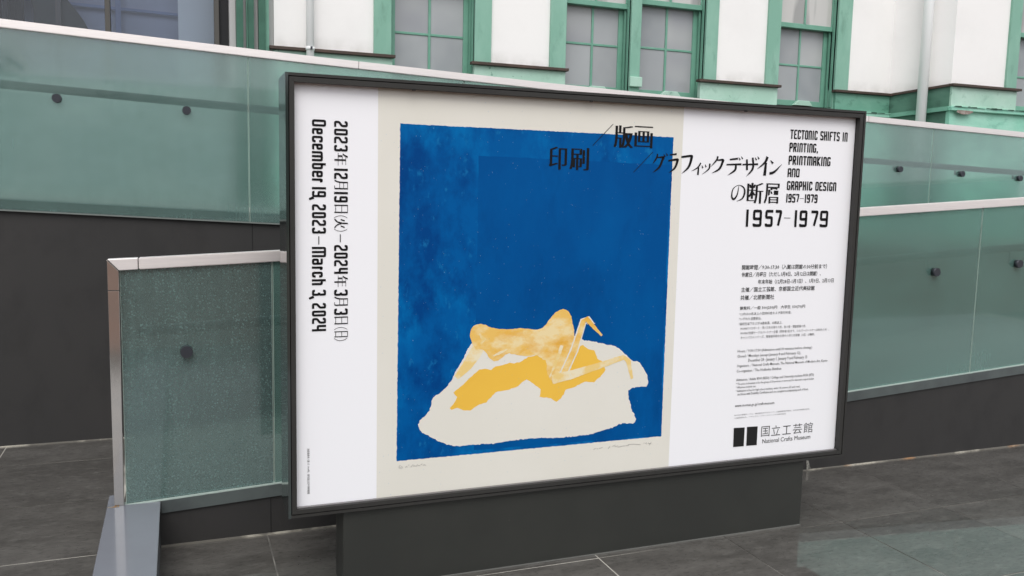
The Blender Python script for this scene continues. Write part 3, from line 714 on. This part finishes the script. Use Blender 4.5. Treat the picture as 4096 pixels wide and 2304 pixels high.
def glyph(ch, o, ux, uz, w_, h, t_, e0=0):
    """o: lower-left; ux, uz: unit vectors along / up; w_,h: box; t_: stroke"""
    out = []
    o = Vector(o); ux = Vector(ux); uz = Vector(uz)
    for k, st in enumerate(GL[ch]):
        cl = st[-1] == 'c'; pts = [p for p in st if p != 'c']
        cp = [(t_ / 2 + p[0] * max(w_ - t_, 1e-5), t_ / 2 + p[1] * (h - t_)) for p in pts]
        if ch in '1I': cp = [(w_ / 2, t_ / 2), (w_ / 2, h - t_ / 2)]
        onb = lambda p: p[0] in (0, 1) and p[1] in (0, 1, 1.34) or p == (.5, 0)
        for q in stroke_polys(cp, cl, t_, (onb(pts[0]) or ch in '1I', onb(pts[-1]) or ch in '1I')):
            out.append(([tuple(o + ux * v_.x + uz * v_.y) for v_ in q], e0 + k))
    return out
# English heading: (text, left px x, px y of cap top at left, px y of baseline at left, right px x)
def lat_line(name, text, x0, yt, yb, x1, tk=.19, adv=.52, ink=M_ink, widths=None):
    xa, za = P(x0, yb); _, zt = P(x0, yt); h = zt - za
    xb = P(x1, yb - (x1 - x0) * .0)[0]
    cells = []; tot = 0
    for ch in text:
        cw = {'1': .25, 'I': .25, ' ': .26, ',': .2, 'M': .72, '-': .62, '–': .62}.get(ch, .46)
        cells.append((ch, cw)); tot += cw + .075
    tot -= .075; k = (xb - xa) / (tot * h); x = xa; out = []
    for ch, cw in cells:
        if ch not in ' -–': out += glyph(ch, (x, za), (1, 0), (0, 1), cw * h * k, h, h * tk * min(1, k))
        elif ch in '-–': out.append(([(x, za + h * .47), (x + cw * h * k, za + h * .47), (x + cw * h * k, za + h * .51), (x, za + h * .51)], 0))
        x += (cw + .075) * h * k
    pmesh(name, out, ILAY, ink)
q1 = lambda X, Y: (2100 + X * .5435, 450 + Y * .5435)
for s, X, Yt, Yb_, X2 in (("TECTONIC SHIFTS IN", 1950, 124, 193, 2372), ("PRINTING,", 1943, 220, 288, 2155), ("PRINTMAKING", 1937, 315, 384, 2246), ("AND", 1930, 409, 474, 2018),
                          ("GRAPHIC DESIGN", 1925, 503, 570, 2288), ("1957–1979", 1918, 597, 662, 2150)):
    lat_line('heading_line', s, q1(X, 0)[0], q1(0, Yt)[1], q1(0, Yb_)[1], q1(X2, 0)[0], tk=.168)
# big years, each digit where it stands
out = []
for ch, Xa, Xb in (('1', 1617, 1645), ('9', 1672, 1738), ('5', 1762, 1820), ('7', 1838, 1885), ('1', 1975, 2000), ('9', 2015, 2072), ('7', 2100, 2152), ('9', 2165, 2225)):
    xa, za = P(*q1(Xa, 843)); xb, _ = P(*q1(Xb, 843)); za = P(*q1(1672, 841))[1]; zt = P(*q1(1672, 714))[1]
    pmesh('year_character', glyph(ch, (xa, za), (1, 0), (0, 1), xb - xa, zt - za, (zt - za) * .165), ILAY, M_ink)
xa, zd = P(*q1(1905, 776)); xb = P(*q1(1952, 776))[0]; out.append(([(xa, zd - .001), (xb, zd - .001), (xb, zd + .0012), (xa, zd + .0012)], 0))
pmesh('year_dash', out, ILAY, M_ink)

# glyph outlines of the CJK face that ships with Blender
GC = {}
def text_mesh(s, off=0, res=2):
    key = (s, off, res)
    if key in GC: return GC[key]
    c = bpy.data.curves.new('t', 'FONT'); c.body = s; c.size = 1; c.resolution_u = res; c.offset = off
    o = bpy.data.objects.new('t', c); COL.objects.link(o)
    e = o.evaluated_get(bpy.context.evaluated_depsgraph_get()); m_ = e.to_mesh()
    vs_ = [(v.co.x, v.co.y) for v in m_.vertices]; fs = [tuple(p.vertices) for p in m_.polygons]
    e.to_mesh_clear(); bpy.data.objects.remove(o); bpy.data.curves.remove(c)
    GC[key] = (vs_, fs); return GC[key]
def printed(name, items, lay, ink, parent=poster):
    """items: list of (verts2d, faces, e) already in xz"""
    v = []; f = []; y = YP - .0001 * lay
    for vs_, fs, e in items:
        i0 = len(v); v += [(x, y - e, z) for x, z in vs_]
        for fa in fs:
            idx = [i0 + k for k in fa]
            a_ = sum(vs_[fa[i]][0] * vs_[fa[(i + 1) % len(fa)]][1] - vs_[fa[(i + 1) % len(fa)]][0] * vs_[fa[i]][1] for i in range(len(fa)))
            f.append(tuple(idx if a_ > 0 else idx[::-1]))
    return mesh(name, v, f, ink, parent)
def fit(vs_, frame):
    """frame: (origin, vx, vy) maps the unit square of the outline's bounding box"""
    xs = [p[0] for p in vs_]; ys = [p[1] for p in vs_]; a_, b_ = min(xs), min(ys); w_ = max(max(xs) - a_, 1e-6); h = max(max(ys) - b_, 1e-6)
    (ox, oz), (vx, vz), (wx, wz) = frame
    return [(ox + vx * (p[0] - a_) / w_ + wx * (p[1] - b_) / h, oz + vz * (p[0] - a_) / w_ + wz * (p[1] - b_) / h) for p in vs_]
def kanji(ch, frame, heavy=.05, thin=-.014, n=4):
    """thin outline stamped a few times side by side: slender horizontals, strong verticals"""
    vs_, fs = text_mesh(ch, thin, 3); items = []
    for k in range(n):
        dx = heavy * k / (n - 1)
        sh = [(p[0], p[1]) for p in vs_]
        (ox, oz), (vx, vz), wv = frame
        fr_ = ((ox + vx * dx, oz + vz * dx), (vx * (1 - heavy), vz * (1 - heavy)), wv)
        items.append((fit(sh, fr_), fs, k * .00002))
    return items
def rect_frame(px0, py_top, py_bot, px1):
    x0_, z0_ = P(px0, py_bot); x1_ = P(px1, py_bot)[0]; z1_ = P(px0, py_top)[1]
    return ((x0_, z0_), (x1_ - x0_, 0), (0, z1_ - z0_))
items = []
for ch, xa, xb, yt, yb2 in (('版', 650, 792, 92, 256), ('画', 802, 936, 98, 258), ('印', 174, 306, 250, 418), ('刷', 325, 468, 256, 422), ('断', 1628, 1748, 516, 668), ('層', 1755, 1866, 520, 668)):
    printed('title_character', kanji(ch, rect_frame(*[q1(xa, 0)[0], q1(0, yt)[1], q1(0, yb2)[1], q1(xb, 0)[0]]), heavy=.05 if ch == '層' else .085, thin=-.006 if ch == '層' else -.015), ILAY, M_ink)
DK = [[(.76, 1.0, .02), (.86, .86, .075)], [(.92, 1.06, .02), (1.02, .92, .075)]]
KANA = {
 'グ': [[(.36, 1, .06), (.3, .78, .08), (.04, .45, .02)], [(.33, .80, .03), (.74, .83, .10), (.70, .7, .11), (.5, .3, .09), (.08, 0, .02)]] + DK,
 'ラ': [[(.12, .92, .05), (.82, .98, .08)], [(.0, .62, .06), (.86, .70, .10), (.93, .62, .11), (.68, .26, .09), (.1, 0, .02)]],
 'フ': [[(.0, .9, .09), (.88, .98, .10), (.97, .88, .13), (.72, .36, .1), (.1, 0, .02)]],
 'ィ': [[(.9, 1, .10), (.6, .6, .09), (.0, .3, .02)], [(.70, .62, .10), (.66, 0, .14)]],
 'ッ': [[(.02, .8, .03), (.14, .56, .13)], [(.4, .9, .03), (.5, .65, .13)], [(.93, .98, .13), (.84, .5, .11), (.1, 0, .02)]],
 'ク': [[(.52, 1, .10), (.44, .78, .09), (.0, .38, .02)], [(.42, .76, .04), (.93, .8, .11), (.92, .66, .12), (.68, .26, .1), (.1, 0, .02)]],
 'デ': [[(.2, .86, .07), (.72, .93, .08)], [(.0, .58, .06), (.96, .63, .09)], [(.60, .6, .10), (.56, .3, .10), (.1, 0, .02)]] + DK,
 'ザ': [[(.0, .60, .06), (.98, .65, .08)], [(.26, .88, .09), (.30, .32, .10)], [(.62, .98, .09), (.66, .42, .10), (.28, 0, .02)]] + DK,
 'イ': [[(.78, 1, .13), (.6, .7, .10), (.0, .33, .02)], [(.68, .68, .11), (.62, 0, .15)]],
 'ン': [[(.1, .92, .04), (.30, .72, .14)], [(.08, .06, .14), (.45, .18, .12), (1, .7, .02)]],
 'の': [[(.53, .93, .03), (.44, .4, .07), (.22, .12, .10), (.06, .30, .08), (.14, .74, .05), (.52, .96, .03), (.88, .82, .07), (.96, .5, .10), (.80, .16, .07), (.42, 0, .02)]],
}
def cat(pts, k=5):
    o_ = []; n = len(pts)
    for i in range(n - 1):
        p0, p1, p2, p3 = pts[max(0, i - 1)], pts[i], pts[i + 1], pts[min(n - 1, i + 2)]
        for j in range(k):
            t_ = j / k
            o_.append(tuple(.5 * ((2 * p1[a_]) + (-p0[a_] + p2[a_]) * t_ + (2 * p0[a_] - 5 * p1[a_] + 4 * p2[a_] - p3[a_]) * t_ ** 2 + (-p0[a_] + 3 * p1[a_] - 3 * p2[a_] + p3[a_]) * t_ ** 3) for a_ in range(3)))
    o_.append(pts[-1]); return o_
def kana(ch, frame):
    (ox, oz), (vx, vz), (wx, wz) = frame; out = []; sc = math.hypot(wx, wz) * .9
    for k, st in enumerate(KANA[ch]):
        c_ = cat(st) if len(st) > 2 else st
        pts = [(ox + vx * p[0] + wx * p[1], oz + vz * p[0] + wz * p[1]) for p in c_]; ws = [(max(.012, p[2]) * 1.4 if p[2] > .04 else max(.015, p[2])) * sc for p in c_]
        sp = strip(pts, ws); n = len(pts)
        for i in range(n - 1): out.append(([sp[i], sp[i + 1], sp[2 * n - 2 - i], sp[2 * n - 1 - i]], k))
    return out
out = []
for ch, xa, xb, yt, yb2 in (('グ', 930, 1040, 302, 442), ('ラ', 1050, 1122, 300, 444), ('フ', 1145, 1222, 314, 448), ('ィ', 1222, 1296, 368, 458), ('ッ', 1296, 1360, 372, 454), ('ク', 1364, 1456, 320, 446),
                            ('デ', 1478, 1592, 326, 462), ('ザ', 1595, 1712, 326, 468), ('イ', 1706, 1796, 322, 462), ('ン', 1790, 1886, 342, 455), ('の', 1512, 1616, 528, 652)):
    pmesh('title_character', kana(ch, rect_frame(q1(xa, 0)[0], q1(0, yt)[1], q1(0, yb2)[1], q1(xb, 0)[0])), ILAY, M_ink)
for (xa, ya), (xb, yb2) in (((648, 85), (497, 243)), ((940, 290), (797, 440))):
    p_, q_ = Vector(P(*q1(xa, ya))), Vector(P(*q1(xb, yb2))); sp = strip([p_, q_], [.0022, .0022]); pmesh('title_slash', [(sp, 0)], ILAY, M_ink)

# vertical dates: characters lie on their side, tops to the right
def vframe(xbase, xtop, ya, yb2):
    xl, z_a = P(xbase, ya); xt = P(xtop, ya)[0]; z_b = P(xbase, yb2)[1]
    return ((xl, z_a), (0, z_b - z_a), (xt - xl, 0))
def vglyph(ch, xbase, xtop, ya, yb2, xh=1.0, tk=.158):
    (ox, oz), (vx, vz), (wx, wz) = vframe(xbase, xtop, ya, yb2)
    w_ = abs(vz); h = wx * xh
    return glyph(ch, (ox, oz), (0, -1), (1, 0), w_, h, wx * tk)
out = []; items = []
c1 = lambda Y: 430 + Y * .3452
for ch, a_, b_ in (('2', 152, 222), ('0', 243, 318), ('2', 335, 410), ('3', 432, 505), ('1', 705, 732), ('2', 755, 825), ('1', 975, 1003), ('9', 1025, 1097), ('2', 1593, 1661), ('0', 1680, 1750), ('2', 1767, 1837), ('4', 1857, 1927), ('3', 2110, 2182), ('3', 2330, 2404)):
    pmesh('date_character', vglyph(ch, 1336, 1391, c1(a_), c1(b_)), ILAY, M_ink)
for ch, a_, b_ in (('D', 135, 215), ('1', 920, 945), ('9', 965, 1037), ('2', 1120, 1188), ('0', 1210, 1280), ('2', 1300, 1370), ('3', 1390, 1460), ('M', 1614, 1734), ('3', 2112, 2182), ('2', 2267, 2332), ('0', 2354, 2422), ('2', 2440, 2507), ('4', 2522, 2594)):
    pmesh('date_character', vglyph(ch, 1247.5, 1304, c1(a_), c1(b_)), ILAY, M_ink)
for ch, a_, b_ in (('e', 235, 305), ('c', 325, 400), ('e', 415, 485), ('m', 503, 620), ('b', 640, 712), ('e', 730, 805), ('r', 820, 865), ('a', 1750, 1822), ('r', 1842, 1882), ('c', 1902, 1970), ('h', 1990, 2059)):
    pmesh('date_character', vglyph(ch, 1247.5, 1304, c1(a_), c1(b_), xh=.77), ILAY, M_ink)
for a_, b_ in ((1040, 1062), (2192, 2214)):
    p_, q_ = Vector(P(1255, c1(a_))), Vector(P(1236, c1(b_))); pmesh('date_comma', [(strip([p_, q_], [.009, .007]), 0)], ILAY, M_ink)
for x_, a_, b_ in ((1361, 1469, 1560), (1275, 1493, 1586)):
    p_, q_ = Vector(P(x_, c1(a_))), Vector(P(x_, c1(b_))); pmesh('date_dash', [(strip([p_, q_], [.003, .003]), 0)], ILAY, M_ink)
def rot_kanji(ch, a_, b_, xb=1337, xt=1391, **k):
    return kanji(ch, vframe(xb, xt, c1(a_), c1(b_)), **k)
for ch, a_, b_ in (('年', 525, 670), ('月', 835, 945), ('日', 1125, 1220), ('火', 1285, 1400), ('年', 1947, 2082), ('月', 2190, 2297), ('日', 2424, 2512), ('日', 2594, 2662)):
    printed('date_character', rot_kanji(ch, a_, b_, heavy=.09, thin=-.022), ILAY, M_ink)
for ch, a_, b_ in (('（', 1250, 1280), ('）', 1405, 1435), ('（', 2547, 2577), ('）', 2672, 2707)):
    printed('date_character', kanji(ch, vframe(1336, 1389, c1(a_), c1(b_)), heavy=.02, thin=-.02, n=2), ILAY, M_ink)

# small print: one piece per line
def small(text, x0, yt, yb2, x1, ink=M_ink2, squeeze=True, off=0):
    vs_, fs = text_mesh(text, off, 1)
    fr_ = rect_frame(x0, yt, yb2, x1)
    return printed('small_print', [(fit(vs_, fr_), fs, 0)], ILAY, ink)
a2 = lambda X, Y: (2900 + X * .2622, 1020 + Y * .2622)
a3 = lambda X, Y: (2880 + X * .3313, 1370 + Y * .3313)
JP = [("開館時間／9:30-17:30（入館は閉館の30分前まで）", 255, 150, 228, 1550, .010), ("休館日／月曜日（ただし1月8日、2月12日は開館）、", 250, 262, 338, 1455, .010), ("年末年始（12月28日-1月1日）、1月9日、2月13日", 500, 372, 446, 1650, .010),
      ("主催／国立工芸館、京都国立近代美術館", 243, 492, 568, 1360, .010), ("共催／北國新聞社", 232, 612, 690, 745, .010), ("観覧料／一般 300(250)円　大学生 150(70)円", 225, 786, 848, 1215, .008),
      ("*( )内は20名以上の団体料金および割引料金。", 215, 880, 930, 1010, 0), ("*いずれも消費税込。", 210, 954, 1000, 555, 0), ("*高校生以下および18歳未満、65歳以上、", 205, 1030, 1076, 870, 0),
      ("MOMATパスポート・学パスをお持ちの方、友の会・賛助会員の方、", 235, 1102, 1146, 1230, 0), ("MOMAT支援サークルパートナー企業（同伴者1名まで、シルバーパートナーは本人のみ）、", 235, 1172, 1216, 1580, 0),
      ("キャンパスメンバーズ、障害者手帳をお持ちの方と付添者（1名）は無料。", 235, 1240, 1284, 1365, 0)]
for s, X, Yt, Yb_, X2, of in JP: small(s, a2(X, 0)[0], a2(0, Yt)[1], a2(0, Yb_)[1], a2(X2, 0)[0], off=of)
EN = [("Hours／9:30-17:30 (Admission until 30 minutes before closing.)", 210, 84, 124, 1105), ("Closed／Mondays (except January 8 and February 12),", 205, 144, 186, 970), ("December 28 - January 1, January 9 and February 13", 338, 198, 238, 1045),
      ("Organizers ／National Crafts Museum, The National Museum of Modern Art, Kyoto", 200, 262, 302, 1290), ("Co-organizer／The Hokkoku Shimbun", 197, 324, 366, 735), ("Admission／Adults ¥300 (¥250) / College and University students ¥150 (¥70)", 193, 430, 470, 1125),
      ("* The price in brackets is for the group of 20 persons or more and for discount coupon holder.", 190, 488, 516, 1130), ("* All prices include tax.", 188, 530, 556, 430), ("* Admission is free for high school students, under 18, seniors (65 and over),", 186, 572, 600, 960),
      ("and those with Disability Certificates and one caregiver accompanying each of them.", 207, 612, 641, 1060), ("www.momat.go.jp/craft-museum", 178, 748, 784, 650)]
for s, X, Yt, Yb_, X2 in EN: small(s, a3(X, 0)[0], a3(0, Yt - 2)[1], a3(0, Yb_ + 7)[1], a3(X2, 0)[0], off=.004)
for s, X, Yt, Yb_, X2 in (("MOMAT支援サークル：株式会社木下グループ、三菱商事株式会社、大日本印刷株式会社、", 172, 869, 888, 1080), ("公益財団法人、アサヒグループホールディングス株式会社", 172, 903, 921, 790)):
    small(s, a3(X, 0)[0], a3(0, Yt)[1], a3(0, Yb_)[1], a3(X2, 0)[0], ink=mat('light_grey_ink', (.2, .2, .2), .5))
# museum mark and name
out = []
for q in (((165, 1031), (297, 1024), (284, 1250), (157, 1261)), ((325, 1018), (453, 1011), (441, 1236), (315, 1246))):
    out.append(([P(*a3(*p)) for p in q], 0))
pmesh('museum_mark', out, ILAY, mat('mark_black', (.004, .004, .004), .4))
items = []
for ch, xa, xb, yt, yb2 in (('国', 492, 592, 1015, 1138), ('立', 615, 722, 1005, 1125), ('工', 750, 850, 1008, 1112), ('芸', 875, 985, 985, 1104), ('館', 1003, 1113, 970, 1092)):
    vs_, fs = text_mesh(ch, -.006, 3); items.append((fit(vs_, rect_frame(a3(xa, 0)[0], a3(0, yt)[1], a3(0, yb2)[1], a3(xb, 0)[0])), fs, 0))
printed('museum_name', items, ILAY, M_ink2)
vs_, fs = text_mesh("National Crafts Museum", 0, 4)
printed('museum_name', [(fit(vs_, rect_frame(a3(508, 0)[0], a3(0, 1166)[1], a3(0, 1217)[1], a3(1082, 0)[0])), fs, 0)], ILAY, M_ink2)
# caption running down the left margin
vs_, fs = text_mesh("池田満寿夫《夏 1》1964年、東京国立近代美術館蔵", 0, 1)
(ox, oz) = P(1228, 1794); z_b = P(1228, 1976)[1]; xt = P(1238, 1794)[0]
printed('caption', [(fit(vs_, ((ox, oz), (0, z_b - oz), (xt - ox, 0))), fs, 0)], ILAY, M_ink2)
# pencilled notes under the print
def scribble(pts, w_=.0016):
    pp = [P(*p) for p in pts]; sp = strip(pp, [w_] * len(pp)); n = len(pp)
    return [([sp[i], sp[i + 1], sp[2 * n - 2 - i], sp[2 * n - 1 - i]], 0) for i in range(n - 1)]
out = []
z1 = lambda X, Y: (1590 + X * .1518, 1700 + Y * .1518)
for pts in (((80, 1065), (40, 1080), (40, 1135), (95, 1120)), ((95, 1090), (130, 1105), (105, 1150)), ((205, 1118), (245, 1075), (250, 1115)), ((280, 1060), (310, 1045)), ((345, 1110), (410, 1035), (430, 1095)),
            ((440, 1060), (470, 1085)), ((490, 1090), (530, 1030)), ((540, 1065), (590, 1070)), ((610, 1050), (650, 1015)), ((670, 1060), (700, 1040), (740, 1060))):
    out += scribble([z1(*p) for p in pts])
z2 = lambda X, Y: (2300 + X * .1786, 1720 + Y * .1786)
for pts in (((412, 438), (460, 402)), ((485, 412), (510, 425)), ((532, 412), (615, 388)), ((735, 420), (780, 370), (750, 385)), ((835, 365), (905, 330), (885, 370), (960, 352)), ((950, 380), (1010, 372), (1060, 355), (1120, 350)), ((1130, 345), (1180, 350), (1205, 335)),
            ((1180, 322), (1300, 312), (1465, 328)), ((1545, 280), (1540, 300)), ((1600, 275), (1570, 300), (1610, 310)), ((1640, 275), (1635, 295), (1700, 300)), ((1705, 270), (1655, 338))):
    out += scribble([z2(*p) for p in pts])
pmesh('pencil_notes', out, ILAY, M_pencil)

# rain droplets on the poster face (far too many to count)
v = []; f = []
rnd = random.Random(4)
M_drop = mat('rain_drops', (.20, .42, .62), .15, spec=.8)
for i in range(1000):
    x = rnd.uniform(fl + .01, fr - .01); z = rnd.uniform(fb + .01, ft - .01); r = rnd.uniform(.0004, .0009); n = 5; i0 = len(v)
    if x < cr0 or x > cr1: continue
    y = YP - .006
    for k in range(n):
        t_ = 2 * math.pi * k / n; v.append((x + r * math.cos(t_), y, z + r * 1.5 * math.sin(t_)))
    v.append((x, y - r * .6, z)); f += [(i0 + k, i0 + n, i0 + (k + 1) % n) for k in range(n)]
dr = mesh('rain_droplets', v, f, M_drop, sg); dr['kind'] = 'stuff'
